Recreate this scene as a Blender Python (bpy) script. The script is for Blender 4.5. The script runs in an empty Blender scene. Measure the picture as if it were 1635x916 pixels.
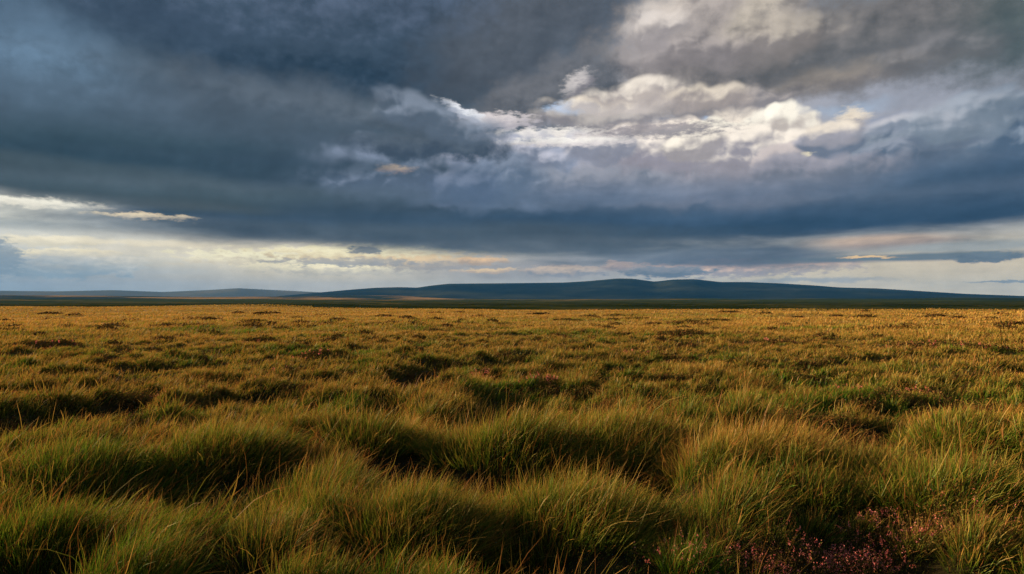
import bpy, math, random
import numpy as np
from mathutils import Vector

random.seed(7)
rng = np.random.default_rng(11)
sc = bpy.context.scene
C = sc.collection
R = math.radians

# ------------------------------------------------------------------ camera
CAM_H = 2.1
FPX = 1085.0                 # focal length in pixels of the 1635 px wide photograph
PITCH = math.atan(24.0 / FPX)
cam_d = bpy.data.cameras.new("camera")
cam_d.sensor_width = 36.0
cam_d.lens = 36.0 * FPX / 1635.0
cam_d.clip_start = 0.05
cam_d.clip_end = 60000.0
cam = bpy.data.objects.new("camera", cam_d)
cam.location = (0, 0, CAM_H)
cam.rotation_euler = (R(90) + PITCH, 0, 0)
C.objects.link(cam)
sc.camera = cam

# ------------------------------------------------------------------ sun, exposure
SUN_AZ = -60.0               # degrees from straight ahead, minus is to the left
SUN_EL = 13.0
sun_vec = Vector((math.sin(R(SUN_AZ)) * math.cos(R(SUN_EL)),
                  math.cos(R(SUN_AZ)) * math.cos(R(SUN_EL)),
                  math.sin(R(SUN_EL))))
sd = bpy.data.lights.new("sun", 'SUN')
sd.energy = 5.0
sd.angle = R(0.5)
sd.color = (1.0, 0.72, 0.40)
so = bpy.data.objects.new("sun", sd)
so.rotation_euler = (-sun_vec).to_track_quat('-Z', 'Y').to_euler()
C.objects.link(so)

sc.view_settings.view_transform = 'Standard'
sc.view_settings.look = 'None'
sc.view_settings.gamma = 1.0
sc.view_settings.use_curve_mapping = False
EXPOSURE = 1.6
sc.view_settings.exposure = EXPOSURE
sc.render.engine = 'CYCLES'
sc.cycles.max_bounces = 6
sc.cycles.diffuse_bounces = 3
sc.cycles.glossy_bounces = 2
sc.cycles.transmission_bounces = 4
sc.cycles.volume_bounces = 0
sc.cycles.use_adaptive_sampling = True
sc.cycles.adaptive_threshold = 0.015
sc.cycles.use_denoising = True
sc.cycles.denoiser = 'OPENIMAGEDENOISE'
sc.cycles.denoising_input_passes = 'RGB_ALBEDO_NORMAL'
sc.cycles.denoising_prefilter = 'FAST'

# ------------------------------------------------------------------ helpers
def lin(c):
    out = []
    for v in c[:3]:
        v = v / 255.0
        out.append(v / 12.92 if v <= 0.04045 else ((v + 0.055) / 1.055) ** 2.4)
    return out


def pix_dir(px, py):
    """direction of the sky or ground seen at a pixel of the photograph"""
    x = (px - 817.5) / FPX
    y = (458.0 - py) / FPX
    cp, sp = math.cos(PITCH), math.sin(PITCH)
    v = Vector((x, cp - y * sp, sp + y * cp))
    return v.normalized()


def az_el(px, py):
    d = pix_dir(px, py)
    return math.degrees(math.atan2(d.x, d.y)), math.degrees(math.asin(d.z))


def ground_at(px, py, z=0.0):
    d = pix_dir(px, py)
    t = (z - CAM_H) / d.z
    return d.x * t, d.y * t


class NT:
    """small wrapper that adds and wires nodes"""
    def __init__(self, tree):
        self.t = tree
        self.x = 0

    def n(self, typ, ins=None, **props):
        nd = self.t.nodes.new(typ)
        self.x += 40
        nd.location = (self.x, (self.x * 7) % 900)
        for k, v in props.items():
            setattr(nd, k, v)
        for k, v in (ins or {}).items():
            self.put(nd.inputs[k], v)
        return nd

    def put(self, sock, v):
        if isinstance(v, bpy.types.NodeSocket):
            self.t.links.new(v, sock)
        elif isinstance(v, bpy.types.Node):
            self.t.links.new(v.outputs[0], sock)
        else:
            sock.default_value = v

    def m(self, op, a, b=0.0, c=0.0, clamp=False):
        nd = self.n('ShaderNodeMath', operation=op, use_clamp=clamp)
        self.put(nd.inputs[0], a)
        self.put(nd.inputs[1], b)
        self.put(nd.inputs[2], c)
        return nd.outputs[0]

    def vm(self, op, a, b=None, scale=None):
        nd = self.n('ShaderNodeVectorMath', operation=op)
        self.put(nd.inputs[0], a)
        if b is not None:
            self.put(nd.inputs[1], b)
        if scale is not None:
            self.put(nd.inputs['Scale'], scale)
        return nd.outputs['Value'] if op in ('LENGTH', 'DOT_PRODUCT') else nd.outputs['Vector']

    def noise(self, vec, scale, detail=5.0, rough=0.5, dist=0.0, typ='FBM', lac=2.0, norm=True):
        nd = self.n('ShaderNodeTexNoise', {'Vector': vec, 'Scale': scale, 'Detail': detail, 'Roughness': rough,
                                           'Distortion': dist, 'Lacunarity': lac}, noise_dimensions='3D')
        nd.noise_type = typ
        if typ == 'FBM':
            nd.normalize = norm
        return nd

    def rng(self, v, a, b, c=0.0, d=1.0, smooth=True):
        nd = self.n('ShaderNodeMapRange', {'Value': v, 'From Min': a, 'From Max': b, 'To Min': c, 'To Max': d})
        nd.interpolation_type = 'SMOOTHSTEP' if smooth else 'LINEAR'
        return nd.outputs[0]

    def mix(self, f, a, b, blend='MIX'):
        nd = self.n('ShaderNodeMix', data_type='RGBA', blend_type=blend)
        nd.clamp_factor = True
        self.put(nd.inputs['Factor'], f)
        for s, v in ((nd.inputs[6], a), (nd.inputs[7], b)):
            self.put(s, v if isinstance(v, (bpy.types.NodeSocket, bpy.types.Node)) else (*v[:3], 1.0))
        return nd.outputs[2]

    def ramp(self, f, stops):
        nd = self.n('ShaderNodeValToRGB', {'Fac': f})
        e = nd.color_ramp.elements
        while len(e) < len(stops):
            e.new(0.5)
        for i, (p, c) in enumerate(stops):
            e[i].position = p
            e[i].color = (*c[:3], 1.0)
        return nd.outputs[0]


# ------------------------------------------------------------------ sky: Nishita with layered clouds, laid out by compass bearing and height
world = bpy.data.worlds.new("World")
sc.world = world
world.use_nodes = True
wt = world.node_tree
wt.nodes.clear()
W = NT(wt)
SKY_STRENGTH = 0.1
SKY_UNIT = SKY_STRENGTH * 2 ** EXPOSURE      # cloud colours below are as they look through the exposure

sky = W.n('ShaderNodeTexSky')
sky.sky_type = 'NISHITA'
sky.sun_disc = False
sky.sun_elevation = R(SUN_EL)
sky.sun_rotation = R(SUN_AZ % 360)

tc = W.n('ShaderNodeTexCoord')
dvec = tc.outputs['Generated']
sx = W.n('ShaderNodeSeparateXYZ', {0: dvec})
DEG = 180.0 / math.pi
az = W.m('MULTIPLY', W.m('ARCTAN2', sx.outputs[0], sx.outputs[1]), DEG)
el = W.m('MULTIPLY', W.m('ARCSINE', sx.outputs[2]), DEG)
P0 = W.n('ShaderNodeCombineXYZ', {0: az, 1: el, 2: 0.0}).outputs[0]

# stretched coordinates: layers of stratus seen ever more edge-on towards the horizon
elq = W.m('MULTIPLY', W.m('LOGARITHM', W.m('ADD', W.m('MAXIMUM', el, 0.0), 3.0), math.e), 15.0)
PS = W.n('ShaderNodeCombineXYZ', {0: W.m('MULTIPLY', az, 0.36), 1: elq, 2: 3.7}).outputs[0]

wn1 = W.noise(W.vm('MULTIPLY', PS, (0.12, 0.12, 0.12)), 1.0, 6, 0.55)
ws1 = W.vm('SUBTRACT', wn1.outputs['Color'], (0.5, 0.5, 0.5))
lowf = W.rng(el, 0.0, 12.0, 0.16, 1.0)
warpS = W.vm('ADD', P0, W.vm('SCALE', W.vm('MULTIPLY', ws1, (9.0, 1.9, 0.0)), scale=lowf))       # streaky displacement
wn2 = W.noise(W.vm('MULTIPLY', P0, (0.22, 0.27, 0.2)), 1.0, 7, 0.58)
ws2 = W.vm('SUBTRACT', wn2.outputs['Color'], (0.5, 0.5, 0.5))
warpP = W.vm('ADD', P0, W.vm('SCALE', W.vm('MULTIPLY', ws2, (4.6, 3.2, 0.0)), scale=lowf))        # billowing displacement

nS = W.m('SUBTRACT', W.noise(W.vm('MULTIPLY', PS, (0.3, 0.3, 0.3)), 1.0, 6, 0.55, 0.3).outputs[0], 0.5)
nP = W.m('SUBTRACT', W.noise(W.vm('MULTIPLY', P0, (0.55, 0.7, 0.5)), 1.0, 7, 0.6).outputs[0], 0.5)


wn3 = W.noise(W.vm('MULTIPLY', P0, (0.6, 1.5, 1.0)), 1.0, 5, 0.6)
warpL = W.vm('ADD', P0, W.vm('MULTIPLY', W.vm('SUBTRACT', wn3.outputs['Color'], (0.5, 0.5, 0.5)), (2.2, 0.7, 0.0)))
nL = W.m('MULTIPLY', W.m('SUBTRACT', W.noise(W.vm('MULTIPLY', P0, (1.1, 3.0, 1.0)), 1.0, 5, 0.62).outputs[0], 0.5), 1.6)


def lumps(P, off, scale=0.19, detail=1.0):
    v = W.n('ShaderNodeTexVoronoi', {'Vector': W.vm('ADD', P, off), 'Scale': scale, 'Detail': detail, 'Roughness': 0.62,
                                     'Lacunarity': 2.3, 'Smoothness': 0.2, 'Randomness': 1.0},
            voronoi_dimensions='2D', feature='SMOOTH_F1', normalize=True)
    d = v.outputs['Distance']
    return W.m('MULTIPLY', W.m('MULTIPLY', d, d), 1.7)


wn4 = W.noise(W.vm('MULTIPLY', P0, (0.3, 0.36, 0.3)), 1.0, 2.2, 0.5)
ws4 = W.vm('SUBTRACT', wn4.outputs['Color'], (0.5, 0.5, 0.5))
PB = W.vm('ADD', W.vm('MULTIPLY', P0, (1.0, 1.25, 1.0)), W.vm('MULTIPLY', ws4, (1.6, 1.6, 0.0)))
b0 = lumps(PB, (0.0, 0.0, 0.0))
b1 = lumps(PB, (-0.5, 0.8, 0.0))
c0 = lumps(PB, (3.1, 7.7, 0.0), 0.5, 1.5)
c1 = lumps(PB, (2.85, 8.1, 0.0), 0.5, 1.5)
fine = W.m('SUBTRACT', c1, c0)
billow = W.m('MULTIPLY_ADD', fine, 0.7, W.m('SUBTRACT', b1, b0))          # > 0 on the sides of the heads that face the sun

base = sky.outputs[0]
warpC = W.vm('ADD', P0, W.vm('SCALE', W.vm('MULTIPLY', ws4, (3.4, 2.6, 0.0)), scale=lowf))
nC = W.m('SUBTRACT', W.m('MULTIPLY_ADD', nP, 0.25, W.m('MULTIPLY_ADD', c0, 0.5, b0)), 0.42)

# tiny shared offset: makes every layer wait for the same noise, so that the shader compiles in order and stays small
tick = W.vm('SCALE', (1.0, 1.0, 0.0), scale=W.m('MULTIPLY', b0, 1e-7))
warpS, warpP, warpC, warpL = (W.vm('ADD', v_, tick) for v_ in (warpS, warpP, warpC, warpL))


def cloud(c):
    r, g, b = c
    if b > r + 8 and r < 150:                 # slate greys lean to teal rather than violet
        g, b = g + 1, b - 1
    return [v / SKY_UNIT for v in lin((r, g, b))]


def layer(prev, kind, px, py, rx, ry, col, op=1.0, soft=0.5, na=1.0, rot=0.0):
    a, e = az_el(px, py)
    k = math.cos(R(a)) ** 2
    ra = math.degrees(rx / FPX) * k
    re = math.degrees(ry / FPX) * math.cos(R(a)) * math.cos(R(e)) ** 2
    P, N = {'S': (warpS, nS), 'P': (warpP, nP), 'C': (warpC, nC), 'L': (warpL, nL)}[kind]
    cr, sr = math.cos(R(rot)), math.sin(R(rot))
    if rot or isinstance(col[0], tuple):
        lx = W.m('ADD', W.vm('DOT_PRODUCT', P, (cr / ra, sr / ra, 0)), -(a * cr + e * sr) / ra)
        ly = W.m('ADD', W.vm('DOT_PRODUCT', P, (-sr / re, cr / re, 0)), -(-a * sr + e * cr) / re)
        r = W.m('SQRT', W.m('MULTIPLY_ADD', lx, lx, W.m('MULTIPLY', ly, ly)))
    else:
        q = W.n('ShaderNodeVectorMath', operation='MULTIPLY_ADD')
        W.put(q.inputs[0], P)
        W.put(q.inputs[1], (1 / ra, 1 / re, 0))
        W.put(q.inputs[2], (-a / ra, -e / re, 0))
        r = W.vm('LENGTH', q.outputs[0])
    r = W.m('MULTIPLY_ADD', N, na, r)
    f = W.rng(r, 1.0 + soft, 1.0 - soft, 0.0, op)
    if isinstance(col[0], tuple):            # lit upper side and shaded underside
        g = W.m('MULTIPLY_ADD', LIGHT[kind][0], LIGHT[kind][1], W.m('MULTIPLY', ly, 1.25) if kind == 'C' else ly)
        g = W.m('MULTIPLY_ADD', lx, -0.12, g)
        g = W.rng(g, -0.35, 1.15) if kind == 'C' else W.rng(g, -0.75, 0.85)
        c = W.mix(g, cloud(col[1]), cloud(col[0]))
    else:
        c = cloud(col)
    return W.mix(f, prev, c)


LIGHT = {'S': (nS, 2.2), 'P': (W.m('ADD', nP, W.m('MULTIPLY', billow, 0.5)), 2.4), 'C': (billow, 3.0), 'L': (nL, 1.6)}

SKY_LAYERS = [
    # --- pale air and thin cloud low over the horizon
    ('S', 820, 470, 5000, 130, (176, 175, 170), 1.0, 0.4, 0.3),
    ('S', 130, 440, 420, 50, (152, 165, 173), 0.9, 0.6, 0.5),
    ('S', 1520, 440, 480, 60, (214, 198, 168), 0.95, 0.6, 0.5),
    ('S', 620, 450, 420, 22, (192, 184, 170), 0.8, 0.7, 0.5),
    # --- glow under the deck on the left
    ('S', 0, 340, 190, 34, (255, 250, 228), 1.0, 0.7, 0.7),
    ('S', 260, 358, 260, 20, (160, 166, 167), 0.9, 0.7, 0.8),
    ('S', 20, 360, 160, 10, (170, 178, 178), 0.8, 0.7, 0.8),
    ('S', 270, 394, 460, 22, (218, 216, 204), 0.95, 0.6, 0.8),
    ('L', 60, 384, 150, 8, ((252, 240, 208), (222, 214, 190)), 0.95, 0.5, 1.0),
    ('L', 260, 389, 150, 5, (246, 234, 204), 0.8, 0.7, 1.0),
    ('L', 182, 414, 52, 26, ((226, 222, 208), (172, 182, 187)), 0.95, 0.2, 0.9),
    ('L', 70, 424, 150, 20, ((186, 190, 188), (148, 162, 172)), 0.95, 0.25, 1.0),
    ('L', 34, 404, 46, 7, ((252, 238, 200), (212, 206, 188)), 0.9, 0.35, 1.2),
    ('L', 125, 403, 70, 7, ((252, 238, 200), (212, 206, 188)), 0.9, 0.35, 1.2),
    ('L', -10, 412, 44, 32, ((146, 158, 168), (134, 148, 160)), 0.9, 0.25, 1.0),
    ('S', 520, 410, 280, 32, (232, 218, 188), 0.8, 0.7, 1.0),
    ('L', 430, 413, 130, 13, ((255, 246, 206), (214, 202, 176)), 1.0, 0.3, 1.8),
    ('L', 590, 406, 160, 14, ((255, 244, 200), (216, 196, 158)), 1.0, 0.3, 1.8),
    ('L', 540, 429, 140, 10, ((255, 242, 200), (200, 192, 174)), 1.0, 0.3, 1.8),
    ('L', 690, 420, 110, 11, ((240, 208, 158), (166, 158, 148)), 0.9, 0.35, 1.6),
    ('L', 560, 418, 110, 6, ((178, 172, 160), (158, 157, 154)), 0.9, 0.35, 1.9),
    ('L', 585, 399, 26, 6, ((140, 140, 140), (120, 124, 130)), 0.9, 0.3, 1.2),
    ('S', 850, 430, 170, 18, (160, 157, 156), 0.85, 0.7, 0.8),
    ('L', 768, 416, 40, 6, ((244, 202, 150), (180, 160, 140)), 0.95, 0.35, 1.4),
    ('L', 780, 432, 50, 3.5, ((240, 208, 160), (196, 174, 150)), 0.9, 0.4, 1.4),
    # --- low cumulus row on the right, warm heads
    ('L', 905, 432, 70, 9, ((232, 204, 174), (146, 146, 150)), 0.85, 0.35, 1.4),
    ('L', 990, 424, 28, 8, ((255, 216, 182), (170, 156, 154)), 1.0, 0.3, 1.2),
    ('L', 1165, 428, 160, 13, ((255, 214, 182), (160, 152, 152)), 1.0, 0.3, 1.4),
    ('L', 1290, 424, 90, 9, ((244, 206, 176), (180, 168, 158)), 0.9, 0.35, 1.4),
    ('S', 1130, 410, 240, 18, ((98, 107, 122), (88, 99, 117)), 0.95, 0.5, 1.0),
    ('L', 1060, 434, 74, 9, ((134, 136, 144), (104, 114, 128)), 0.95, 0.3, 1.2),
    ('S', 1410, 384, 110, 13, ((236, 204, 172), (172, 154, 142)), 1.0, 0.5, 1.2),
    ('S', 1560, 392, 170, 9, (150, 158, 160), 0.8, 0.6, 1.0),
    ('S', 1460, 410, 210, 6, (102, 113, 124), 0.95, 0.5, 1.0),
    ('L', 1575, 410, 54, 9, ((112, 122, 132), (96, 108, 122)), 0.95, 0.3, 1.0),
    ('L', 1385, 410, 40, 2.0, (236, 198, 142), 0.9, 0.5, 0.8),
    ('L', 1300, 447, 110, 4, (150, 155, 158), 0.7, 0.6, 0.8),
    ('L', 1610, 449, 60, 1.5, (128, 136, 144), 0.8, 0.6, 0.8),
    # --- the bright break in the middle
    ('S', 1150, 190, 640, 90, (166, 168, 178), 1.0, 0.6, 0.6),
    ('S', 1010, 195, 290, 42, (206, 202, 202), 0.9, 0.7, 0.8),
    ('S', 1500, 148, 260, 40, (150, 154, 166), 0.95, 0.7, 0.8),
    ('P', 1350, 180, 60, 12, (170, 190, 214), 0.5, 0.6, 0.8),
    # --- the deck
    ('S', 300, 130, 800, 175, ((78, 94, 114), (62, 77, 92)), 1.0, 0.22, 0.6),
    ('S', 1050, 332, 1000, 60, ((76, 90, 112), (50, 68, 92)), 1.0, 0.3, 0.7),
    ('S', 520, 290, 680, 74, ((80, 92, 110), (56, 70, 86)), 1.0, 0.35, 0.8, -5),
    ('S', 820, -190, 6000, 220, (94, 99, 110), 1.0, 0.3, 0.4),
    ('P', 480, 20, 640, 95, ((84, 97, 120), (60, 76, 96)), 1.0, 0.4, 0.7),
    ('P', 60, 100, 190, 70, ((110, 136, 163), (92, 113, 135)), 0.9, 0.8, 0.9, -12),
    ('P', 330, 66, 240, 40, (56, 71, 92), 0.85, 0.9, 0.8, -12),
    ('P', 640, 112, 310, 44, ((60, 76, 96), (40, 58, 78)), 1.0, 0.6, 0.6, 0),
    ('P', 860, 60, 190, 100, ((88, 93, 104), (80, 86, 98)), 0.9, 0.6, 0.8, 25),
    ('P', 540, 176, 280, 30, ((98, 107, 120), (78, 88, 102)), 0.9, 0.8, 0.9, -5),
    ('S', 170, 228, 340, 48, ((60, 78, 92), (46, 65, 79)), 0.95, 0.8, 0.7),
    ('S', 330, 176, 200, 30, ((86, 98, 114), (74, 87, 102)), 0.7, 0.9, 0.9),
    # warm grey canopy top right
    ('P', 1150, 52, 190, 110, ((176, 166, 160), (130, 125, 126)), 1.0, 0.5, 1.0, 20),
    ('P', 1070, 30, 60, 34, ((216, 204, 192), (164, 156, 152)), 0.9, 0.7, 1.4, 20),
    ('P', 1215, 34, 60, 40, ((212, 200, 182), (160, 151, 143)), 0.9, 0.7, 1.4, 30),
    ('P', 1180, 118, 190, 40, ((132, 126, 124), (108, 106, 108)), 0.9, 0.6, 1.0, 0),
    ('P', 1440, 50, 300, 80, ((124, 121, 121), (96, 98, 101)), 1.0, 0.5, 1.0, 0),
    ('P', 1420, 88, 190, 30, ((102, 103, 106), (90, 93, 98)), 0.8, 0.8, 1.0, 4),
    ('P', 1650, 40, 120, 90, ((80, 92, 95), (78, 90, 96)), 0.9, 0.8, 1.0, 0),
    ('P', 1340, 128, 150, 22, ((154, 144, 134), (122, 117, 117)), 0.85, 0.7, 1.2, 6),
    ('P', 880, 150, 130, 44, ((110, 111, 119), (84, 88, 98)), 1.0, 0.35, 1.1, 16),
    ('L', 925, 135, 24, 18, ((228, 220, 216), (136, 132, 138)), 0.8, 0.6, 1.6, 30),
    # lit cloud bank under the canopy
    ('L', 922, 172, 50, 11, (180, 208, 242), 1.0, 0.4, 0.8),
    ('L', 1085, 194, 44, 10, (172, 202, 240), 1.0, 0.4, 0.8),
    ('C', 1010, 168, 100, 16, ((250, 236, 216), (200, 190, 184)), 0.95, 0.3, 1.2),
    ('C', 990, 194, 120, 15, ((190, 182, 176), (142, 138, 142)), 0.9, 0.35, 1.2),
    ('L', 880, 216, 110, 11, ((255, 248, 238), (216, 208, 208)), 1.0, 0.45, 1.4),
    ('L', 790, 194, 60, 14, ((232, 222, 220), (186, 180, 186)), 0.9, 0.4, 1.2),
    ('C', 1170, 166, 90, 20, ((182, 172, 167), (134, 130, 133)), 0.9, 0.35, 1.3),
    # cumulus bodies
    ('C', 890, 266, 190, 42, ((176, 180, 196), (108, 120, 142)), 1.0, 0.25, 0.9),
    ('C', 1050, 258, 110, 56, ((252, 238, 222), (130, 129, 143)), 1.0, 0.2, 1.0),
    ('C', 1195, 258, 125, 64, ((254, 240, 222), (132, 131, 144)), 1.0, 0.16, 1.0),
    ('C', 1248, 204, 44, 36, ((255, 247, 230), (196, 186, 178)), 1.0, 0.14, 0.9),
    ('C', 1150, 212, 60, 18, ((255, 247, 228), (190, 182, 176)), 0.95, 0.2, 1.0),
    ('C', 1400, 234, 130, 46, ((150, 156, 172), (94, 108, 130)), 1.0, 0.15, 1.0),
    ('L', 1362, 192, 24, 18, ((246, 230, 206), (166, 162, 166)), 0.95, 0.5, 1.2),
    ('C', 1570, 220, 150, 54, ((136, 148, 166), (80, 98, 122)), 1.0, 0.15, 1.0),
    ('C', 870, 276, 200, 50, ((166, 172, 190), (122, 134, 158)), 0.95, 0.3, 1.0),
    ('C', 1050, 288, 130, 42, ((176, 170, 178), (130, 132, 146)), 0.95, 0.25, 1.0),
    ('C', 1210, 290, 150, 40, ((174, 166, 172), (130, 130, 144)), 0.95, 0.25, 1.0),
    ('C', 1400, 262, 150, 46, ((146, 154, 168), (104, 119, 140)), 0.9, 0.25, 1.0),
    ('C', 1050, 246, 80, 34, ((252, 240, 226), (150, 146, 156)), 0.95, 0.22, 1.0),
    ('C', 1200, 244, 90, 40, ((252, 240, 224), (152, 148, 156)), 0.95, 0.2, 1.0),
    ('C', 960, 232, 60, 22, ((238, 228, 222), (134, 136, 152)), 0.95, 0.2, 1.0),
    ('C', 830, 250, 70, 24, ((196, 196, 208), (118, 126, 146)), 0.9, 0.25, 1.0),
    ('C', 1105, 232, 44, 24, ((255, 244, 226), (160, 154, 156)), 0.95, 0.18, 1.0),
    ('C', 1265, 262, 60, 28, ((206, 194, 190), (122, 124, 138)), 0.9, 0.2, 1.0),
    ('C', 1330, 224, 46, 24, ((176, 174, 184), (106, 116, 136)), 0.95, 0.18, 1.0),
    ('C', 1440, 250, 70, 24, ((146, 152, 168), (90, 104, 126)), 0.9, 0.22, 1.0),
    ('C', 1500, 212, 60, 26, ((164, 170, 182), (102, 114, 134)), 0.9, 0.2, 1.0),
    ('C', 1015, 148, 60, 16, ((250, 238, 222), (178, 168, 164)), 0.85, 0.4, 1.2),
    ('C', 1135, 156, 54, 16, ((240, 226, 206), (164, 154, 150)), 0.8, 0.4, 1.2),
    ('L', 1050, 208, 100, 13, ((160, 152, 154), (134, 130, 136)), 0.9, 0.5, 1.6),
    ('L', 905, 226, 90, 7, ((255, 250, 240), (222, 214, 212)), 0.9, 0.6, 2.0),
    ('C', 1330, 206, 40, 20, ((248, 234, 214), (160, 158, 166)), 0.85, 0.3, 1.2),
    ('C', 1450, 196, 60, 16, ((206, 204, 208), (140, 148, 164)), 0.8, 0.35, 1.2),
    ('L', 1290, 246, 10, 4, (255, 242, 200), 0.9, 0.7, 1.4),
    ('C', 1240, 60, 70, 30, ((204, 192, 176), (140, 132, 128)), 0.7, 0.6, 1.3),
    ('C', 1100, 88, 80, 26, ((184, 174, 170), (134, 128, 130)), 0.7, 0.6, 1.3),
    ('C', 1040, 46, 40, 34, ((222, 212, 204), (150, 144, 146)), 0.75, 0.6, 1.3),
    ('C', 1500, 82, 110, 22, ((132, 130, 132), (98, 100, 104)), 0.7, 0.6, 1.3),
    ('C', 960, 296, 120, 30, ((146, 150, 164), (108, 118, 136)), 0.8, 0.3, 1.0),
    ('C', 1300, 284, 110, 30, ((156, 154, 164), (112, 118, 134)), 0.8, 0.3, 1.0),
    ('C', 1540, 190, 110, 26, ((168, 174, 184), (118, 130, 146)), 0.8, 0.3, 1.0),
    # stratus below the cumulus
    ('S', 1180, 304, 330, 24, ((126, 130, 146), (98, 110, 132)), 0.6, 0.9, 1.0),
    ('S', 1560, 275, 220, 26, ((76, 96, 122), (56, 78, 104)), 0.9, 0.8, 1.0),
    ('S', 1500, 318, 330, 20, ((94, 108, 130), (78, 95, 118)), 0.75, 0.9, 1.0),
    ('S', 1000, 312, 240, 18, ((120, 130, 152), (90, 106, 132)), 0.75, 0.9, 1.0),
    ('S', 1180, 350, 560, 22, ((62, 82, 108), (42, 64, 90)), 0.95, 0.7, 0.9),
    ('S', 620, 374, 460, 18, ((76, 86, 98), (68, 78, 91)), 0.9, 0.6, 0.9),
    ('S', 880, 395, 250, 14, ((86, 94, 105), (76, 86, 99)), 0.9, 0.6, 0.9),
    ('C', 610, 280, 90, 40, ((140, 152, 176), (86, 100, 122)), 0.9, 0.35, 1.0),
    ('C', 790, 290, 60, 40, ((134, 145, 166), (88, 104, 128)), 0.85, 0.4, 1.0),
    ('C', 735, 290, 50, 30, ((104, 117, 142), (80, 96, 122)), 0.8, 0.4, 1.0),
    ('L', 630, 269, 22, 6, ((255, 226, 190), (200, 176, 166)), 0.9, 0.7, 1.6),
    ('P', 690, 232, 130, 18, ((82, 92, 106), (62, 74, 92)), 1.0, 0.4, 1.0, 0),
    ('S', 480, 262, 240, 14, ((58, 73, 90), (52, 68, 84)), 0.8, 0.9, 0.8),
    ('C', 690, 190, 90, 26, ((130, 140, 158), (86, 98, 116)), 0.9, 0.45, 1.0, -14),
    ('L', 738, 178, 34, 8, ((246, 248, 252), (170, 176, 190)), 0.9, 0.55, 1.6, -25),
    ('S', 120, 284, 360, 34, ((70, 83, 93), (64, 76, 84)), 1.0, 0.35, 0.6, -3),
    ('S', 300, 300, 330, 13, ((84, 96, 107), (76, 90, 101)), 0.7, 0.9, 0.9),
    ('S', 200, 322, 200, 9, ((74, 83, 90), (80, 87, 92)), 0.7, 0.8, 0.9),
    ('L', 225, 345, 60, 4.5, ((255, 234, 192), (196, 184, 164)), 0.85, 0.7, 2.6),
    ('L', 40, 322, 90, 7, ((255, 250, 230), (236, 230, 212)), 0.95, 0.7, 1.6),
]
cur = W.mix(0.88, base, cloud((102, 110, 120)))      # grey cover added to the unseen sky overhead and behind, sets the ambient light
for L_ in SKY_LAYERS:
    cur = layer(cur, *L_)
tone = W.m('ADD', 1.0, W.m('MULTIPLY_ADD', nS, 0.55, W.m('MULTIPLY_ADD', nP, 0.4, W.m('MULTIPLY', billow, W.rng(el, 4.0, 11.0, 0.0, 0.22)))))
cur = W.mix(1.0, cur, W.n('ShaderNodeCombineColor', {0: tone, 1: tone, 2: tone}).outputs[0], 'MULTIPLY')
bg = W.n('ShaderNodeBackground', {'Color': cur, 'Strength': SKY_STRENGTH})
world.cycles.sampling_method = 'NONE'
wo = W.n('ShaderNodeOutputWorld', {'Surface': bg.outputs[0]})

# ------------------------------------------------------------------ noise and terrain
_perm = np.random.default_rng(5).random((256, 256))


def vnoise(x, y, seed=0):
    """smooth value noise, 0 to 1"""
    x = np.asarray(x, float) + seed * 17.31
    y = np.asarray(y, float) + seed * 9.77
    xi, yi = np.floor(x), np.floor(y)
    fx, fy = x - xi, y - yi
    fx = fx * fx * fx * (fx * (fx * 6 - 15) + 10)
    fy = fy * fy * fy * (fy * (fy * 6 - 15) + 10)
    xi = xi.astype(np.int64)
    yi = yi.astype(np.int64)
    g = lambda a, b: _perm[(a + 37 * b) & 255, (b + 11 * a) & 255]
    return (g(xi, yi) * (1 - fx) + g(xi + 1, yi) * fx) * (1 - fy) + (g(xi, yi + 1) * (1 - fx) + g(xi + 1, yi + 1) * fx) * fy


def fbm(x, y, scale, octaves=4, seed=0, rough=0.5):
    s, a, t = 0.0, 1.0, 0.0
    for i in range(octaves):
        s = s + a * vnoise(np.asarray(x) / scale * 2 ** i, np.asarray(y) / scale * 2 ** i, seed + i * 3)
        t += a
        a *= rough
    return s / t


def sstep(a, b, x):
    t = np.clip((np.asarray(x, float) - a) / (b - a), 0, 1)
    return t * t * (3 - 2 * t)


# the tussocks that stand out: pixel of the base in the photograph, width in pixels, blade length, dryness, label
TUSSOCKS = [
    (930, 862, 380, 0.50, 0.62, "broad domed tussock with pale gold tips in front of the long black hollow"),
    (655, 880, 250, 0.46, 0.66, "orange tipped tussock left of the broad domed one, below the long black hollow"),
    (480, 826, 280, 0.50, 0.42, "rounded green tussock left of the long black hollow"),
    (1225, 786, 260, 0.62, 1.5, "tall straw coloured tussock leaning to the right, palest on the right side"),
    (850, 748, 340, 0.60, 0.62, "wide olive tussock standing directly behind the long black hollow"),
    (1030, 748, 210, 0.58, 0.64, "upright tussock with brown tips right of the wide olive one"),
    (600, 736, 180, 0.50, 0.55, "small rounded tussock left of the wide olive one"),
    (110, 806, 280, 0.44, 0.24, "dark green tussock at the left edge above the bottom corner"),
    (45, 905, 200, 0.44, 0.22, "dark green tussock in the bottom left corner, nearest of all on the left"),
    (345, 762, 230, 0.46, 0.5, "low spreading tussock with rusty stems left of the rounded green one"),
    (1575, 868, 220, 0.50, 0.40, "green tussock at the right edge behind the pink heather"),
    (1400, 815, 230, 0.46, 0.48, "olive tussock with curling brown stems, third from the right edge"),
    (1575, 712, 170, 0.42, 0.42, "bright green mound at the right edge halfway down the grass"),
]
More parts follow.
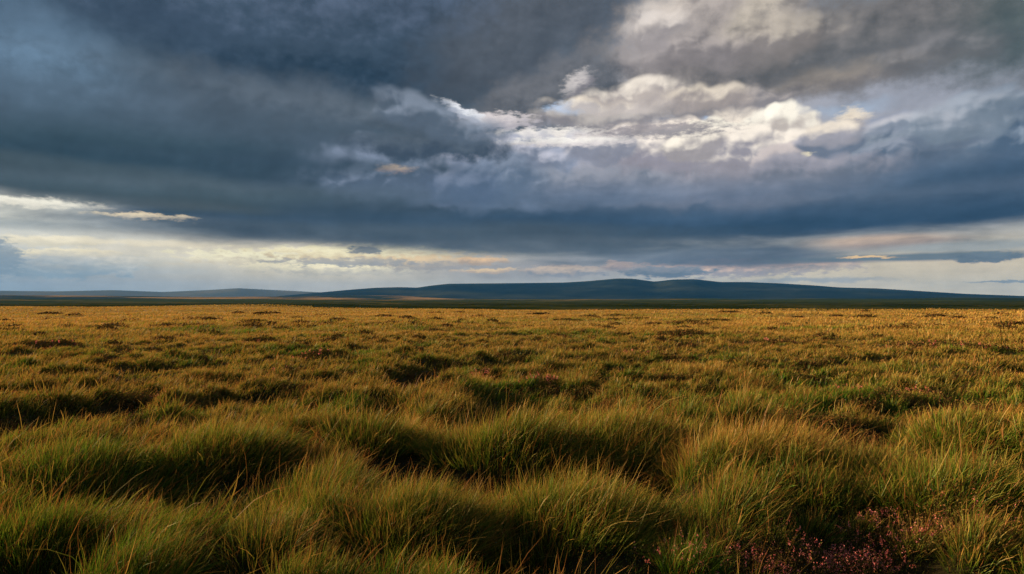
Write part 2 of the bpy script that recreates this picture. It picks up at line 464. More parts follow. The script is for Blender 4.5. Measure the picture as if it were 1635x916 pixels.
# black hollows between them: pixel of the middle, half width in pixels, half depth in metres
HOLLOWS = [(690, 760, 140, 0.6), (900, 764, 60, 0.4), (1010, 760, 60, 0.4), (395, 822, 95, 0.45), (465, 662, 40, 0.7), (55, 697, 70, 0.6), (140, 667, 50, 0.8), (225, 645, 40, 0.8),
           (1365, 692, 90, 0.6), (1500, 652, 50, 0.8), (1440, 760, 70, 0.4), (820, 880, 60, 0.3), (1040, 838, 70, 0.35), (940, 650, 40, 0.8), (690, 596, 60, 2.0),
           (220, 800, 60, 0.4), (1590, 770, 60, 0.4), (620, 655, 40, 0.8), (350, 660, 40, 0.7)]


def wpx(px, py):
    x, y = ground_at(px, py)
    return x, y


T_WORLD = []
for px, py, w, bl, dry, lab in TUSSOCKS:
    x, y = wpx(px, py)
    r_ = math.hypot(x, y)
    rad = w / FPX * r_ * 0.56
    T_WORLD.append((x, y + rad * 0.4, rad, bl * 0.78, dry * 0.52, lab))
H_WORLD = []
for px, py, w, dep in HOLLOWS:
    x, y = wpx(px, py)
    H_WORLD.append((x, y - dep * 0.6, w / FPX * math.hypot(x, y), dep * 1.7))

# smaller tussocks of the sward, on a jittered grid
CL = []
for k_ in range(13000):
    u_ = rng.uniform(math.log(2.9), math.log(44))
    if rng.random() > (math.exp(u_) / 30) ** 1.0 * 1.6 + 0.14:
        continue
    a_ = R(rng.uniform(-47, 47))
    x, y = math.exp(u_) * math.sin(a_), math.exp(u_) * math.cos(a_)
    dens = float(fbm(x, y, 1.35, 2, 71))
    if dens < 0.47 - 0.12 * sstep(12, 26, math.exp(u_)) or rng.random() > 0.5 + 1.6 * (dens - 0.3):
        continue
    if any(math.hypot(x - t[0], y - t[1]) < t[2] * 0.9 for t in T_WORLD):
        continue
    if any(((x - h[0]) / (h[2] * 1.05)) ** 2 + ((y - h[1]) / (h[3] * 1.05)) ** 2 < 1 for h in H_WORLD):
        continue
    rad = 0.12 + 0.40 * rng.random() ** 1.8
    if any(math.hypot(x - c[0], y - c[1]) < (rad + c[2]) * 0.8 for c in CL[-1500:]):
        continue
    CL.append((x, y, rad, (0.18 + 0.33 * rad) * rng.uniform(0.65, 1.4) * (1 - 0.25 * sstep(9, 22, math.hypot(x, y)))))
CL = np.array(CL)
print("tussocks in the sward", len(CL))

# low heather: clumps one can point at (pixel of the base, width in pixels, height, share in flower, label) ...
HEATHER = [
    (1120, 912, 170, 0.32, 0.32, "sparse pink heather clump at the bottom edge, left of the large dark one"),
    (1300, 914, 150, 0.25, 0.26, "large dark heather clump with pink flowers scattered through it at the bottom right"),
    (1445, 896, 130, 0.27, 0.28, "pink flowering heather clump just behind the large dark one at the bottom right"),
    (1218, 914, 100, 0.23, 0.26, "low pink heather clump between the sparse one and the large dark one at the bottom"),
    (1385, 914, 90, 0.23, 0.26, "low pink heather clump touching the large dark one on its right"),
    (1520, 905, 90, 0.26, 0.30, "small pink heather clump second from the bottom right corner"),
    (1590, 904, 140, 0.32, 0.28, "rusty heather clump in the bottom right corner"),
    (1345, 630, 62, 0.30, 0.55, "small red flowering heather clump alone in pale grass on the right"),
    (1462, 634, 80, 0.28, 0.08, "dark brown heather clump right of the small red flowering one"),
    (290, 634, 110, 0.34, 0.14, "dusty pink heather clump among green grass on the left"),
    (385, 626, 60, 0.30, 0.15, "brown heather clump right of the dusty pink one"),
    (862, 618, 56, 0.30, 0.12, "reddish heather clump in straw grass near the middle"),
    (690, 604, 120, 0.36, 0.05, "wide dark green heather bank left of the middle"),
    (765, 602, 44, 0.34, 0.15, "brown heather clump at the right end of the wide dark bank"),
    (485, 576, 70, 0.32, 0.10, "reddish brown heather patch straight behind the brown clump on the left"),
    (450, 606, 40, 0.30, 0.02, "blackish heather clump between the reddish brown patch and the green tussocks"),
    (1525, 563, 150, 0.42, 0.03, "long dark heather bank in front of the right end of the hills"),
    (1240, 553, 60, 0.36, 0.06, "brown heather patch left of the long dark bank on the right"),
    (1015, 571, 60, 0.32, 0.10, "brown heather patch in golden grass right of the middle"),
    (410, 549, 60, 0.36, 0.02, "dark flat heather patch far off on the left"),
    (60, 560, 90, 0.40, 0.02, "dark green heather bank by the left edge of the plain"),
    (1100, 544, 90, 0.40, 0.0, "bright green rushy heather patch beneath the highest hill"),
]
HE_WORLD = []
for px, py, w, hh, fl, lab in HEATHER:
    x, y = ground_at(px, py)
    rad = w / FPX * math.hypot(x, y) * 0.5
    HE_WORLD.append((x, y + rad * 0.4, rad, min(1.0, 0.8 if rad < 1.2 else 0.9) * rad, hh, fl, lab))
# ... and the many small dark patches of it further out
HP = []
while len(HP) < 270:
    u_ = rng.uniform(math.log(10.5), math.log(70))
    x, y = math.exp(u_) * math.sin(a_ := R(rng.uniform(-44, 44))), math.exp(u_) * math.cos(a_)
    if y + 0.52 * x > 180:
        continue
    rx = rng.uniform(0.12, 0.42) * (1 + math.exp(u_) / 60)
    HP.append((x, y, rx, rx * rng.uniform(0.5, 1.0)))
while len(HP) < 340:                      # thin dark streaks further out
    u_ = rng.uniform(math.log(55), math.log(150))
    x, y = math.exp(u_) * math.sin(a_ := R(rng.uniform(-44, 44))), math.exp(u_) * math.cos(a_)
    if y + 0.52 * x < 170:
        HP.append((x, y, rng.uniform(0.6, 2.6), rng.uniform(0.3, 0.7)))
BARE = [(h[0], h[1], h[2] * (0.5 if h[5] > 0.2 else 0.9), h[3] * (0.5 if h[5] > 0.2 else 0.9)) for h in HE_WORLD] + HP
CL = np.array([c for c in CL if not any(((c[0] - h[0]) / h[2]) ** 2 + ((c[1] - h[1]) / h[3]) ** 2 < 1.1 for h in BARE)])

# height grid of the near ground
GX0, GY0, GS, GNX, GNY = -56.0, 0.0, 0.08, 1400, 640
gx = GX0 + np.arange(GNX) * GS
gy = GY0 + np.arange(GNY) * GS
GZ = np.zeros((GNY, GNX))


def splat(x, y, rx, ry, h):
    i0, i1 = np.searchsorted(gx, [x - 2.6 * rx, x + 2.6 * rx])
    j0, j1 = np.searchsorted(gy, [y - 2.6 * ry, y + 2.6 * ry])
    if i1 <= i0 or j1 <= j0:
        return
    X, Y = np.meshgrid(gx[i0:i1], gy[j0:j1])
    GZ[j0:j1, i0:i1] += h * np.exp(-((X - x) / rx) ** 2 - ((Y - y) / ry) ** 2)


for c_ in CL:
    splat(c_[0], c_[1], c_[2] * 0.8, c_[2] * 0.8, (0.05 + 0.24 * c_[2]) * rng.uniform(0.5, 1.3))
for t_ in T_WORLD:
    splat(t_[0], t_[1], t_[2] * 0.85, t_[2] * 0.7, 0.25)
for h_ in H_WORLD:
    splat(h_[0], h_[1], h_[2], h_[3], -0.3)


GZ -= 0.06


def base_z(x, y):
    r = np.hypot(x, y)
    z = (fbm(x, y, 5.0, 2, 1) - 0.5) * 0.30 * sstep(2, 8, r) + (fbm(x, y, 1.35, 2, 71) - 0.47) * 0.62 * sstep(3, 6, r) * (1 - sstep(22, 45, r))
    z = z + (fbm(x, y, 26.0, 3, 2) - 0.5) * 0.9 * sstep(10, 50, r) + (fbm(x, y, 70.0, 2, 12) - 0.5) * 1.6 * sstep(50, 140, r)
    z = z + (fbm(x, y, 420.0, 3, 4) - 0.5) * 14.0 * sstep(500, 2200, r)
    z = z + 14.0 * sstep(450, 3600, r)
    return z


def ground_z(x, y):
    x = np.asarray(x, float)
    y = np.asarray(y, float)
    u = np.clip((x - GX0) / GS, 0, GNX - 1.001)
    v = np.clip((y - GY0) / GS, 0, GNY - 1.001)
    i, j = u.astype(int), v.astype(int)
    fu, fv = u - i, v - j
    z = (GZ[j, i] * (1 - fu) + GZ[j, i + 1] * fu) * (1 - fv) + (GZ[j + 1, i] * (1 - fu) + GZ[j + 1, i + 1] * fu) * fv
    z = z * (1 - sstep(46, 50, np.hypot(x, y)))
    return z + base_z(x, y)


def mesh_obj(name, verts, faces=None, loops=None, starts=None, mat=None, parent=None, smooth=True, attrs=None):
    me = bpy.data.meshes.new(name)
    verts = np.asarray(verts, np.float32).reshape(-1, 3)
    if faces is not None:
        faces = np.asarray(faces, np.int32)
        loops = faces.ravel()
        starts = np.arange(len(faces)) * faces.shape[1]
    me.vertices.add(len(verts))
    me.vertices.foreach_set('co', verts.ravel())
    me.loops.add(len(loops))
    me.loops.foreach_set('vertex_index', np.asarray(loops, np.int32))
    me.polygons.add(len(starts))
    me.polygons.foreach_set('loop_start', np.asarray(starts, np.int32))
    if smooth:
        me.polygons.foreach_set('use_smooth', np.ones(len(starts), bool))
    for k, v in (attrs or {}).items():
        a = me.attributes.new(k, 'FLOAT', 'POINT')
        a.data.foreach_set('value', np.asarray(v, np.float32).ravel())
    me.update(calc_edges=True)
    if mat:
        me.materials.append(mat)
    o = bpy.data.objects.new(name, me)
    C.objects.link(o)
    if parent is not None:
        o.parent = parent
    return o


def material(name):
    m = bpy.data.materials.new(name)
    m.use_nodes = True
    m.node_tree.nodes.clear()
    return m, NT(m.node_tree)


def bsdf_out(T, col, rough=0.9, bump=None, spec=0.2):
    b = T.n('ShaderNodeBsdfPrincipled', {'Base Color': col, 'Roughness': rough, 'Specular IOR Level': spec})
    if bump is not None:
        T.put(b.inputs['Normal'], bump)
    T.n('ShaderNodeOutputMaterial', {'Surface': b.outputs[0]})


# ------------------------------------------------------------------ ground: one sheet from the feet to the horizon
m_ground, T = material("moor_ground")
pos = T.n('ShaderNodeNewGeometry').outputs['Position']
sp = T.n('ShaderNodeSeparateXYZ', {0: pos})
flat = T.n('ShaderNodeCombineXYZ', {0: sp.outputs[0], 1: sp.outputs[1], 2: 0.0}).outputs[0]
n1 = T.noise(flat, 3.0, 6, 0.6).outputs[0]
n2 = T.noise(flat, 0.35, 5, 0.55).outputs[0]
n3 = T.noise(flat, 0.012, 6, 0.6).outputs[0]
n4 = T.noise(T.vm('MULTIPLY', flat, (0.0012, 0.004, 1.0)), 1.0, 6, 0.6).outputs[0]
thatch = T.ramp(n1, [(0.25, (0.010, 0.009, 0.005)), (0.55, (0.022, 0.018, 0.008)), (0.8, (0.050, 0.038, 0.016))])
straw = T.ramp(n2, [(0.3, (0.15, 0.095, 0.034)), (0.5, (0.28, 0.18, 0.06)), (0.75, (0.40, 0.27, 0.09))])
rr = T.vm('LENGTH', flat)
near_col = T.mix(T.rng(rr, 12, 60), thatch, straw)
rush_shade = T.ramp(n3, [(0.3, (0.007, 0.012, 0.006)), (0.48, (0.015, 0.024, 0.010)), (0.60, (0.042, 0.044, 0.018)), (0.72, (0.150, 0.100, 0.035))])  # dark greens put the cloud shadow on the rushy plain into the colour
farc = T.ramp(n4, [(0.30, (0.012, 0.022, 0.011)), (0.54, (0.030, 0.045, 0.022)), (0.66, (0.16, 0.105, 0.04)), (0.82, (0.26, 0.17, 0.06))])  # ochre stops paint strips of sunlit field onto the far plain
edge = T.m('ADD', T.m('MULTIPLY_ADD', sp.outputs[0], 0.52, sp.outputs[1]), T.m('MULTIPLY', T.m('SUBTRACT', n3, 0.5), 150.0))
col = T.mix(T.rng(edge, 182, 200), near_col, rush_shade)
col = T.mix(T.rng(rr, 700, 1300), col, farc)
bmp = T.n('ShaderNodeBump', {'Strength': 0.6, 'Distance': 0.06, 'Height': n1})
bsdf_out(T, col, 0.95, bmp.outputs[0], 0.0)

ring = [0.0, 0.4, 0.8]
r_ = 1.2
while r_ < 15000:
    ring.append(r_)
    r_ *= 1.011 if r_ < 60 else (1.02 if r_ < 600 else 1.05)
ring = np.array(ring)
azs = np.concatenate([np.arange(-60, 60, 0.25), np.arange(60, 300, 4.0)])
A_, R_ = np.meshgrid(np.radians(azs), ring)
X = R_ * np.sin(A_)
Y = R_ * np.cos(A_)
Y = np.maximum(Y, -3900.0)
X = np.clip(X, -15900, 15900)
Z = ground_z(X, Y)
na_, nr_ = len(azs), len(ring)
ii, jj = np.meshgrid(np.arange(na_), np.arange(nr_ - 1))
i2 = (ii + 1) % na_
F = np.stack([jj * na_ + ii, (jj + 1) * na_ + ii, (jj + 1) * na_ + i2, jj * na_ + i2], -1).reshape(-1, 4)[:, ::-1]
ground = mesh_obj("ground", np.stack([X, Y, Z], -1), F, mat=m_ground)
ground['kind'] = 'structure'


# ------------------------------------------------------------------ hills
def hill(name, profile, r0, rr_, r1, mat, gully=0.05, seed=0, foot=0.0):
    pts = [pix_dir(px, py) for px, py in profile]
    pa = [math.degrees(math.atan2(d.x, d.y)) for d in pts]
    pe = [d.z / math.hypot(d.x, d.y) for d in pts]
    az_ = np.arange(pa[0], pa[-1], 0.06)
    e_ = np.interp(az_, pa, pe)
    k = np.ones(9) / 9.0
    e_ = np.convolve(np.pad(e_, 4, mode='edge'), k, 'valid')
    d_ = np.concatenate([np.linspace(r0, rr_, 60), np.linspace(rr_, r1, 16)[1:]])
    A, D = np.meshgrid(np.radians(az_), d_)
    x, y = D * np.sin(A), D * np.cos(A)
    H = CAM_H + rr_ * np.tile(e_, (len(d_), 1))
    t = np.where(D <= rr_, sstep(r0, rr_, D), 1 - sstep(rr_, r1, D))
    g = fbm(x, y, 900.0, 5, seed) - 0.5
    z = foot + (H - foot) * (t + g * gully * 2 * t * (1 - t) * 4) - 6 * (1 - t)
    n, m = x.shape[1], x.shape[0]
    a, b = np.meshgrid(np.arange(n - 1), np.arange(m - 1))
    f = np.stack([b * n + a, b * n + a + 1, (b + 1) * n + a + 1, (b + 1) * n + a], -1).reshape(-1, 4)
    o = mesh_obj(name, np.stack([x, y, z], -1), f, mat=mat)
    o['kind'] = 'structure'
    return o


def hill_mat(name, stops, sc_=0.0011):
    m, T = material(name)
    p = T.n('ShaderNodeNewGeometry').outputs['Position']
    n = T.noise(T.vm('MULTIPLY', p, (sc_, sc_, sc_ * 4)), 1.0, 8, 0.62).outputs[0]
    c = T.ramp(n, stops)
    bsdf_out(T, c, 0.95, None, 0.0)
    return m


m_heath = hill_mat("heath_painted_shade", [(0.32, (0.003, 0.007, 0.009)), (0.5, (0.011, 0.017, 0.015)), (0.68, (0.036, 0.042, 0.028))])  # dark heather, darkened further: cloud shadow on the hills put into its colour
m_pale = hill_mat("pale_moor", [(0.3, (0.08, 0.095, 0.085)), (0.6, (0.12, 0.125, 0.10)), (0.8, (0.20, 0.17, 0.11))])
m_mid = hill_mat("moor_painted_sun_streaks", [(0.35, (0.012, 0.020, 0.016)), (0.50, (0.022, 0.032, 0.022)), (0.56, (0.22, 0.14, 0.055)), (0.8, (0.36, 0.23, 0.09))], 0.0016)  # ochre stops paint sunlit streaks into the moor colour

hill("far_hill", [(-500, 466), (-200, 462), (0, 464), (90, 465), (180, 463), (260, 466), (330, 463), (380, 460), (440, 463), (520, 467), (650, 470), (900, 474)],
     9500, 12500, 14500, m_pale, 0.03, 3, 14)
hill("hill", [(430, 474), (520, 466), (560, 462.5), (600, 459.5), (640, 458.5), (665, 459.5), (690, 456), (715, 453.5), (800, 452.5), (900, 451.3), (940, 449), (985, 445),
              (1010, 445.4), (1045, 450), (1075, 446.6), (1110, 446), (1150, 450.5), (1190, 450.5), (1240, 452.5), (1300, 456), (1340, 459), (1400, 460.5), (1450, 463.5),
              (1540, 469), (1635, 472.5), (1800, 474), (2100, 478)], 4700, 8200, 10500, m_heath, 0.12, 5, 14)
hill("low_hill", [(-500, 474), (-200, 472), (0, 471), (160, 472), (330, 474), (480, 473), (560, 471.5), (640, 472), (740, 476), (860, 479), (960, 482)],
     3400, 5200, 6400, m_mid, 0.05, 8, 12)

# ------------------------------------------------------------------ air
m_air, T = material("air")
vol = T.n('ShaderNodeVolumePrincipled', {'Color': (0.06, 0.30, 0.86, 1.0), 'Density': 2.4e-5, 'Anisotropy': 0.0})
T.n('ShaderNodeOutputMaterial', {'Volume': vol.outputs[0]})
hx, hy0, hy1, hz0, hz1 = 16000, -4000, 15500, -30, 440
hv = [(x, y, z) for z in (hz0, hz1) for y in (hy0, hy1) for x in (-hx, hx)]
haze = mesh_obj("haze", hv, [(0, 2, 3, 1), (4, 5, 7, 6), (0, 1, 5, 4), (2, 6, 7, 3), (0, 4, 6, 2), (1, 3, 7, 5)], mat=m_air, smooth=False)
haze['kind'] = 'stuff'

# ------------------------------------------------------------------ grass
def grass_material(name):
    m, T = material(name)
    t = T.n('ShaderNodeAttribute', attribute_name='along').outputs['Fac']
    dry = T.n('ShaderNodeAttribute', attribute_name='dry').outputs['Fac']
    rnd = T.n('ShaderNodeAttribute', attribute_name='hue').outputs['Fac']
    green = T.ramp(t, [(0.0, (0.005, 0.017, 0.002)), (0.5, (0.030, 0.098, 0.005)), (1.0, (0.155, 0.260, 0.017))])  # natural green to straw below too; dark feet and bright tips also paint shade
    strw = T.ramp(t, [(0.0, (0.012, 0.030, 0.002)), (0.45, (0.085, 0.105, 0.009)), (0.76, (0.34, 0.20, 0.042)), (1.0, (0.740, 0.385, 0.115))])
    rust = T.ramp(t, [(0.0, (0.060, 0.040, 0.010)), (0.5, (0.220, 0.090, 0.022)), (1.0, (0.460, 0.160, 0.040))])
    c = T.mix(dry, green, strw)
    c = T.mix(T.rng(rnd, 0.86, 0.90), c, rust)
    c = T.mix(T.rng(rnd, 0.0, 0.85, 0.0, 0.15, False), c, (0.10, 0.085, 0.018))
    d = T.n('ShaderNodeBsdfDiffuse', {'Color': c})
    tr = T.n('ShaderNodeBsdfTranslucent', {'Color': c})
    mx = T.n('ShaderNodeMixShader', {0: 0.25, 1: d.outputs[0], 2: tr.outputs[0]})
    gl = T.n('ShaderNodeBsdfGlossy', {'Color': (1, 1, 1, 1), 'Roughness': 0.45})
    mg = T.n('ShaderNodeMixShader', {0: 0.006, 1: mx.outputs[0], 2: gl.outputs[0]})
    T.n('ShaderNodeOutputMaterial', {'Surface': mg.outputs[0]})
    return m


m_grass = grass_material("grass_blades")


def blades(root, direc, length, width, droop, K, dry, hue, wind=(1.0, 0.25), curl=None):
    """tapering bent ribbons; returns verts, loops, starts, attributes"""
    n = len(root)
    ang = rng.uniform(0, 2 * np.pi, n)
    side = np.stack([np.cos(ang), np.sin(ang), np.zeros(n)], -1)
    side = side - direc * np.sum(side * direc, -1, keepdims=True)
    side /= np.linalg.norm(side, axis=-1, keepdims=True) + 1e-9
    hd = direc.copy()
    hd[:, 2] = 0
    hd = hd + np.array([wind[0], wind[1], 0]) * 0.35
    hd /= np.linalg.norm(hd, axis=-1, keepdims=True) + 1e-9
    if curl is None:
        curl = np.zeros(n)
    V = np.zeros((n, 2 * K + 1, 3))
    T_ = np.zeros((n, 2 * K + 1))
    for k in range(K + 1):
        t = k / K
        p = root + direc * (length * t)[:, None] + hd * (length * droop * t * t)[:, None]
        p[:, 2] -= length * droop * 0.55 * t ** 2.4
        p += side * (np.sin(t * 3.0) * curl * length)[:, None]
        w = width * (1 - 0.75 * t ** 1.5)
        if k < K:
            V[:, 2 * k] = p - side * (w * 0.5)[:, None]
            V[:, 2 * k + 1] = p + side * (w * 0.5)[:, None]
            T_[:, 2 * k] = T_[:, 2 * k + 1] = t
        else:
            V[:, 2 * K] = p
            T_[:, 2 * K] = 1.0
    fl = []
    for k in range(K - 1):
        fl += [2 * k, 2 * k + 1, 2 * k + 3, 2 * k + 2]
    fl += [2 * K - 2, 2 * K - 1, 2 * K]
    fl = np.array(fl)
    st = np.array([4 * k for k in range(K)])
    base = np.arange(n)[:, None] * (2 * K + 1)
    loops = (base + fl[None]).ravel()
    starts = (np.arange(n)[:, None] * len(fl) + st[None]).ravel()
    at = {'along': T_.ravel(), 'dry': np.repeat(dry, 2 * K + 1), 'hue': np.repeat(hue, 2 * K + 1)}
    return V.reshape(-1, 3), loops, starts, at


def join(parts):
    vs, ls, ss, at = [], [], [], {}
    nv = nl = 0
    for v, l, s, a in parts:
        vs.append(v)
        ls.append(l + nv)
        ss.append(s + nl)
        for k_, q in a.items():
            at.setdefault(k_, []).append(q)
        nv += len(v)
        nl += len(l)
    return np.concatenate(vs), np.concatenate(ls), np.concatenate(ss), {k_: np.concatenate(q) for k_, q in at.items()}


def dryness(x, y):
    """how straw coloured the sward is at a place"""
    r = np.hypot(x, y)
    d = (fbm(np.asarray(x) * 0.22, y, 7.0, 3, 91) - 0.5) * 1.4 * sstep(28, 60, r)
    d = d + 0.10 + 0.46 * sstep(5.0, 14, r) + 0.54 * sstep(11, 34, r)  # greener sward close by also paints the foreground darker, as in shade
    d = d + (fbm(x, y, 6.0, 3, 21) - 0.5) * 1.0 * (1 - 0.6 * sstep(40, 90, r)) + (fbm(x, y, 28.0, 3, 25) - 0.5) * 0.6
    d = d - 0.75 * sstep(0.555, 0.63, fbm(np.asarray(x) * 0.6, y, 2.2, 3, 61)) * sstep(8, 14, r) * (1 - 0.85 * sstep(40, 110, r))
    d = d + 0.12 * sstep(-2, 4, x) * (1 - sstep(10, 20, r))
    return np.clip(d, 0.02, 1.0)


def pick_width(r):
    return np.maximum(0.0042, r * 0.00075)


def tuft_blades(cx, cy, rad, bl, dry0, n, lean=0.8, squash=0.8):
    """blades of one tussock: crowded in the middle, leaning outwards and with the wind"""
    rho = np.sqrt(rng.random(n)) * 1.0
    rho = rho ** 1.15
    th = rng.uniform(0, 2 * np.pi, n)
    x = cx + rho * rad * np.cos(th)
    y = cy + rho * rad * squash * np.sin(th)
    z = ground_z(x, y) - 0.02
    gust = (fbm(x, y, 1.7, 2, 31) - 0.5)
    out = lean * rho ** 1.4
    d = np.stack([out * np.cos(th) + 0.16 + 0.35 * gust + rng.normal(0, 0.17, n),
                  out * np.sin(th) + 0.05 + rng.normal(0, 0.17, n), np.ones(n)], -1)
    d /= np.linalg.norm(d, axis=-1, keepdims=True)
    L = bl * (1.0 - 0.35 * rho ** 2) * (0.5 + 0.75 * rng.random(n) ** 1.5)
    dry = np.clip(dry0 + rng.normal(0, 0.22, n), 0, 1)
    return np.stack([x, y, z], -1), d, L, dry, rng.random(n)


def build_blades(root, d, L, dry, hue, K, wmul=1.0):
    r = np.hypot(root[:, 0], root[:, 1])
    strand = rng.random(len(r)) < 0.075 * (1 - sstep(20, 40, r))
    L = np.where(strand, L * rng.uniform(1.1, 1.7, len(r)), L)
    dry = np.where(strand, np.clip(dry + 0.5, 0, 1), dry)
    wmul = np.where(strand, wmul * 1.6, wmul)
    sunlit_lift = 0.48 * sstep(22, 80, r)      # far straw stays pale to the foot, painting the field as sunlit
    w = pick_width(r) * (0.5 + 1.1 * rng.random(len(r)) ** 2) * wmul
    droop = rng.uniform(0.05, 0.75, len(r)) ** 2.4
    out = blades(root, d, L, w, droop, K, dry, hue, curl=rng.normal(0, 0.05, len(r)) + np.where(strand, rng.normal(0, 0.10, len(r)), 0))
    bl_ = np.repeat(sunlit_lift, 2 * K + 1)
    out[3]['along'] = bl_ + (1 - bl_) * out[3]['along']
    return out


def seed_stems(cx, cy, rad, bl, n):
    """taller thin rust coloured flowering stems"""
    rho = np.sqrt(rng.random(n))
    th = rng.uniform(0, 2 * np.pi, n)
    x, y = cx + rho * rad * np.cos(th), cy + rho * rad * 0.8 * np.sin(th)
    d = np.stack([0.25 + rng.normal(0, 0.22, n) + 0.3 * rho * np.cos(th), rng.normal(0, 0.2, n) + 0.2 * rho * np.sin(th), np.ones(n)], -1)
    d /= np.linalg.norm(d, axis=-1, keepdims=True)
    L = bl * rng.uniform(0.9, 1.5, n)
    return np.stack([x, y, ground_z(x, y)], -1), d, L, np.full(n, 0.95), rng.choice([0.95, 0.2], n, p=[0.6, 0.4])


# tussocks one can point at
for (x, y, rad, bl, dry0, lab) in T_WORLD:
    n = int(13000 * max(0.5, rad) * min(1.0, 6.0 / math.hypot(x, y)) ** 0.6 * 0.7)
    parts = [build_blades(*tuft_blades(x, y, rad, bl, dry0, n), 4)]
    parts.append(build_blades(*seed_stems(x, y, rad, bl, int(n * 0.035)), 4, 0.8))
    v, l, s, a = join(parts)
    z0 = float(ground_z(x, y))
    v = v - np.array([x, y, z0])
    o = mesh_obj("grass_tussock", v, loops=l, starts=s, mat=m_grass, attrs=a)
    o.location = (x, y, z0)
    o['label'] = lab
    o['category'] = "tussock"
    o['group'] = "grass tussocks standing out of the moor"

# the rest of the sward
parts = []
cd = np.hypot(CL[:, 0], CL[:, 1])
nb = (2300 * (CL[:, 2] / 0.45) ** 1.5 * np.minimum(1.0, (5.0 / cd) ** 1.3)).astype(int) + 26
for c_, n, r_ in zip(CL, nb, cd):
    dry0 = float(dryness(c_[0], c_[1])) + rng.normal(0, 0.22)
    q = tuft_blades(c_[0], c_[1], c_[2] * 1.05, c_[3], dry0, n, lean=rng.uniform(0.45, 1.0))
    parts.append(('n' if r_ < 11 else 'm', q))
    if r_ < 20:
        parts.append(('n' if r_ < 11 else 'm', seed_stems(c_[0], c_[1], c_[2], c_[3], max(1, int(n * 0.03)))))


def gather(tag_):
    qs = [q for k_, q in parts if k_ == tag_]
    return [np.concatenate([q[i] for q in qs]) for i in range(5)]


def carpet(n, u0, u1, lmin, lmax, power=1.0):
    """loose grass between and beyond the tussocks"""
    u = u0 + (u1 - u0) * rng.random(n) ** power
    r = np.exp(u)
    a = np.radians(rng.uniform(-47, 47, n))
    x, y = r * np.sin(a), r * np.cos(a)
    keep = np.ones(n, bool)
    for h in H_WORLD:
        keep &= (((x - h[0]) / h[2]) ** 2 + ((y - h[1]) / h[3]) ** 2 > 1) | (rng.random(n) < 0.06)
    for h in BARE:
        keep &= (((x - h[0]) / h[2]) ** 2 + ((y - h[1]) / h[3]) ** 2 > 0.9) | (rng.random(n) < 0.45)
    keep &= (y + 0.52 * x + (fbm(x, y, 60, 3, 44) - 0.5) * 90 < 190)
    x, y, r = x[keep], y[keep], r[keep]
    n = len(x)
    z = ground_z(x, y) - 0.02
    gust = fbm(x, y, 2.5, 2, 31) - 0.5
    d = np.stack([0.3 + 0.5 * gust + rng.normal(0, 0.26, n), 0.05 + rng.normal(0, 0.26, n), np.ones(n)], -1)
    d /= np.linalg.norm(d, axis=-1, keepdims=True)
    patch = fbm(x, y, 3.0 + 0 * r, 3, 52)
    L = (lmin + (lmax - lmin) * rng.random(n)) * (0.55 + 0.9 * patch)
    dry = np.clip(dryness(x, y) + rng.normal(0, 0.2, n), 0, 1)
    return np.stack([x, y, z], -1), d, L, dry, rng.random(n)


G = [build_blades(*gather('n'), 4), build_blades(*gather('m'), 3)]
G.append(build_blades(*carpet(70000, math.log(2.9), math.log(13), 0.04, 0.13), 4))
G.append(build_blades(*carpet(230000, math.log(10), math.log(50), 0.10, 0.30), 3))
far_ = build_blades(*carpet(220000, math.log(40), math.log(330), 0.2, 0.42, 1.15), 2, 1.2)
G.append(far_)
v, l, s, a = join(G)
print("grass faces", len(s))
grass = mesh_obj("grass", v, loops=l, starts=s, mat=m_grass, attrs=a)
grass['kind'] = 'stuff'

# ------------------------------------------------------------------ heather
m_twig, T = material("heather_twigs")
t = T.n('ShaderNodeAttribute', attribute_name='along').outputs['Fac']
q = T.n('ShaderNodeAttribute', attribute_name='dry').outputs['Fac']
c = T.mix(q, T.ramp(t, [(0.0, (0.020, 0.014, 0.008)), (1.0, (0.070, 0.085, 0.018))]), T.ramp(t, [(0.0, (0.026, 0.016, 0.008)), (1.0, (0.200, 0.085, 0.035))]))
bsdf_out(T, c, 0.9, None, 0.0)
m_flower, T = material("heather_flowers")
q = T.n('ShaderNodeAttribute', attribute_name='hue').outputs['Fac']
c = T.ramp(q, [(0.0, (0.42, 0.10, 0.07)), (0.45, (0.74, 0.17, 0.18)), (0.8, (0.84, 0.33, 0.34)), (1.0, (0.56, 0.22, 0.09))])
d_ = T.n('ShaderNodeBsdfDiffuse', {'Color': c})
t_ = T.n('ShaderNodeBsdfTranslucent', {'Color': c})
mx = T.n('ShaderNodeMixShader', {0: 0.3, 1: d_.outputs[0], 2: t_.outputs[0]})
T.n('ShaderNodeOutputMaterial', {'Surface': mx.outputs[0]})


def flakes(p, size, hue):
    """small randomly turned four cornered leaves or florets"""
    n = len(p)
    a = rng.normal(0, 1, (n, 3))
    a /= np.linalg.norm(a, axis=-1, keepdims=True)
    b = np.cross(a, rng.normal(0, 1, (n, 3)))
    b /= np.linalg.norm(b, axis=-1, keepdims=True)
    s_ = size[:, None]
    V = np.stack([p - a * s_, p - b * s_ * 0.55, p + a * s_, p + b * s_ * 0.55], 1).reshape(-1, 3)
    return V, np.arange(4 * n), np.arange(n) * 4, {'along': np.ones(4 * n), 'dry': np.repeat(hue, 4), 'hue': np.repeat(hue, 4)}


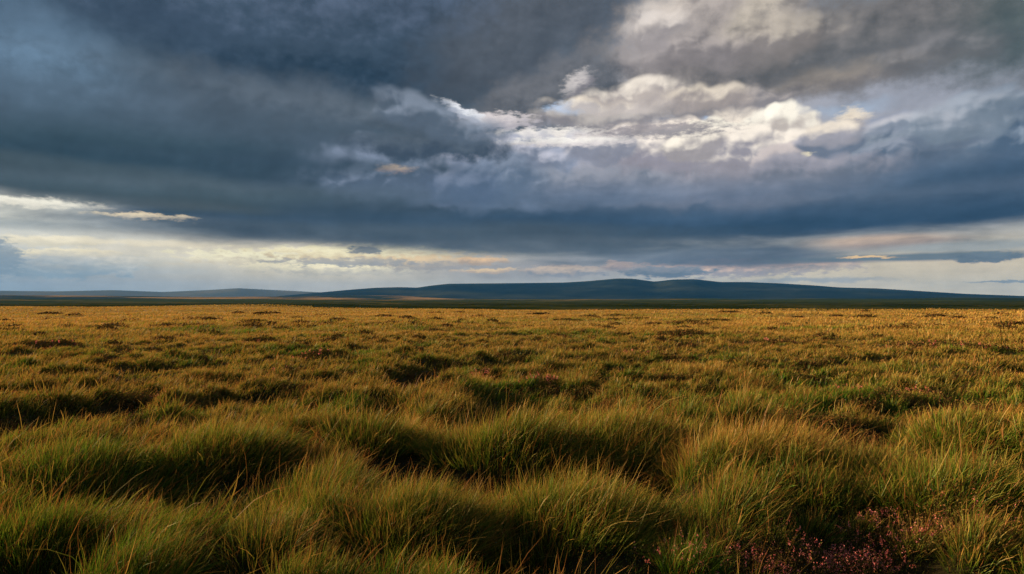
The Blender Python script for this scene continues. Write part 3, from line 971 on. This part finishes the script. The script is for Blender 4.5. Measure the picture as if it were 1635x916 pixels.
def heather_shapes(x, y, rx, ry, h, flower, n):
    r = math.hypot(x, y)
    rho = np.sqrt(rng.random(n))
    th = rng.uniform(0, 2 * np.pi, n)
    lump = 0.65 + 0.7 * fbm(x + rho * np.cos(th) * rx, y + rho * np.sin(th) * ry, 0.35 + 0.02 * r, 2, 77)
    px_, py_ = x + rho * rx * np.cos(th), y + rho * ry * np.sin(th)
    root = np.stack([px_, py_, ground_z(px_, py_) - 0.02], -1)
    d = np.stack([0.55 * rho * np.cos(th) + rng.normal(0, 0.3, n), 0.55 * rho * np.sin(th) + rng.normal(0, 0.3, n), np.ones(n)], -1)
    d /= np.linalg.norm(d, axis=-1, keepdims=True)
    L = h * (1.05 - 0.55 * rho ** 2) * rng.uniform(0.6, 1.15, n) * lump
    brown = np.clip(rng.normal(0.45, 0.3, n), 0, 1)
    w = np.maximum(0.004, r * 0.0008) * rng.uniform(0.6, 1.2, n)
    tw = blades(root, d, L, w, rng.uniform(0, 0.25, n), 3, brown, brown, curl=rng.normal(0, 0.1, n))
    k = 4
    f = rng.uniform(0.45, 1.02, (n, k))
    p = (root[:, None] + d[:, None] * (L[:, None] * f)[..., None] + rng.normal(0, 0.012 + 0.0004 * r, (n, k, 3))).reshape(-1, 3)
    lf = flakes(p, np.maximum(0.007, r * 0.0011) * rng.uniform(0.6, 1.4, n * k), np.clip(np.repeat(brown, k) + rng.normal(0, 0.15, n * k), 0, 1))
    fw = None
    if flower > 0:
        m = np.where(rng.random(n) < flower * (0.25 + 0.9 * sstep(0.45, 0.62, fbm(px_, py_, 0.4, 2, 83))))[0]
        if len(m):
            k2 = 11
            f = rng.uniform(0.78, 1.12, (len(m), k2))
            p = (root[m][:, None] + d[m][:, None] * (L[m][:, None] * f)[..., None] + rng.normal(0, 0.006 + 0.0003 * r, (len(m), k2, 3))).reshape(-1, 3)
            fw = flakes(p, np.maximum(0.006, r * 0.0009) * rng.uniform(0.6, 1.3, len(p)), rng.random(len(p)))
    return tw, lf, fw


for (x, y, rx, ry, h, fl, lab) in HE_WORLD:
    r = math.hypot(x, y)
    n = int(min(2200, max(400, (1100 if fl > 0.2 else 2600) * rx * ry * min(1, 8 / r))))
    tw, lf, fw = heather_shapes(x, y, rx, ry, h, fl, n)
    z0 = float(ground_z(x, y))
    root = bpy.data.objects.new("heather_clump", None)
    C.objects.link(root)
    root.location = (x, y, z0)
    root['label'] = lab
    root['category'] = "heather"
    root['group'] = "heather clumps on the moor"
    o_ = np.array([x, y, z0])
    v, l, s, a = join([tw, lf])
    mesh_obj("foliage", v - o_, loops=l, starts=s, mat=m_twig, parent=root, attrs=a, smooth=False)
    if fw is not None:
        v, l, s, a = fw
        mesh_obj("blossoms", v - o_, loops=l, starts=s, mat=m_flower, parent=root, attrs=a, smooth=False)

hs = []
for (x, y, rx, ry) in HP:
    r = math.hypot(x, y)
    tw, lf, fw = heather_shapes(x, y, rx, ry, rng.uniform(0.18, 0.34) * (1 + r / 260), 0.0, int(min(500, 60 + 2600 * rx * ry * (9 / r) ** 1.3)))
    hs += [tw, lf]
v, l, s, a = join(hs)
low = mesh_obj("low_heather", v, loops=l, starts=s, mat=m_twig, attrs=a, smooth=False)
low['kind'] = 'stuff'
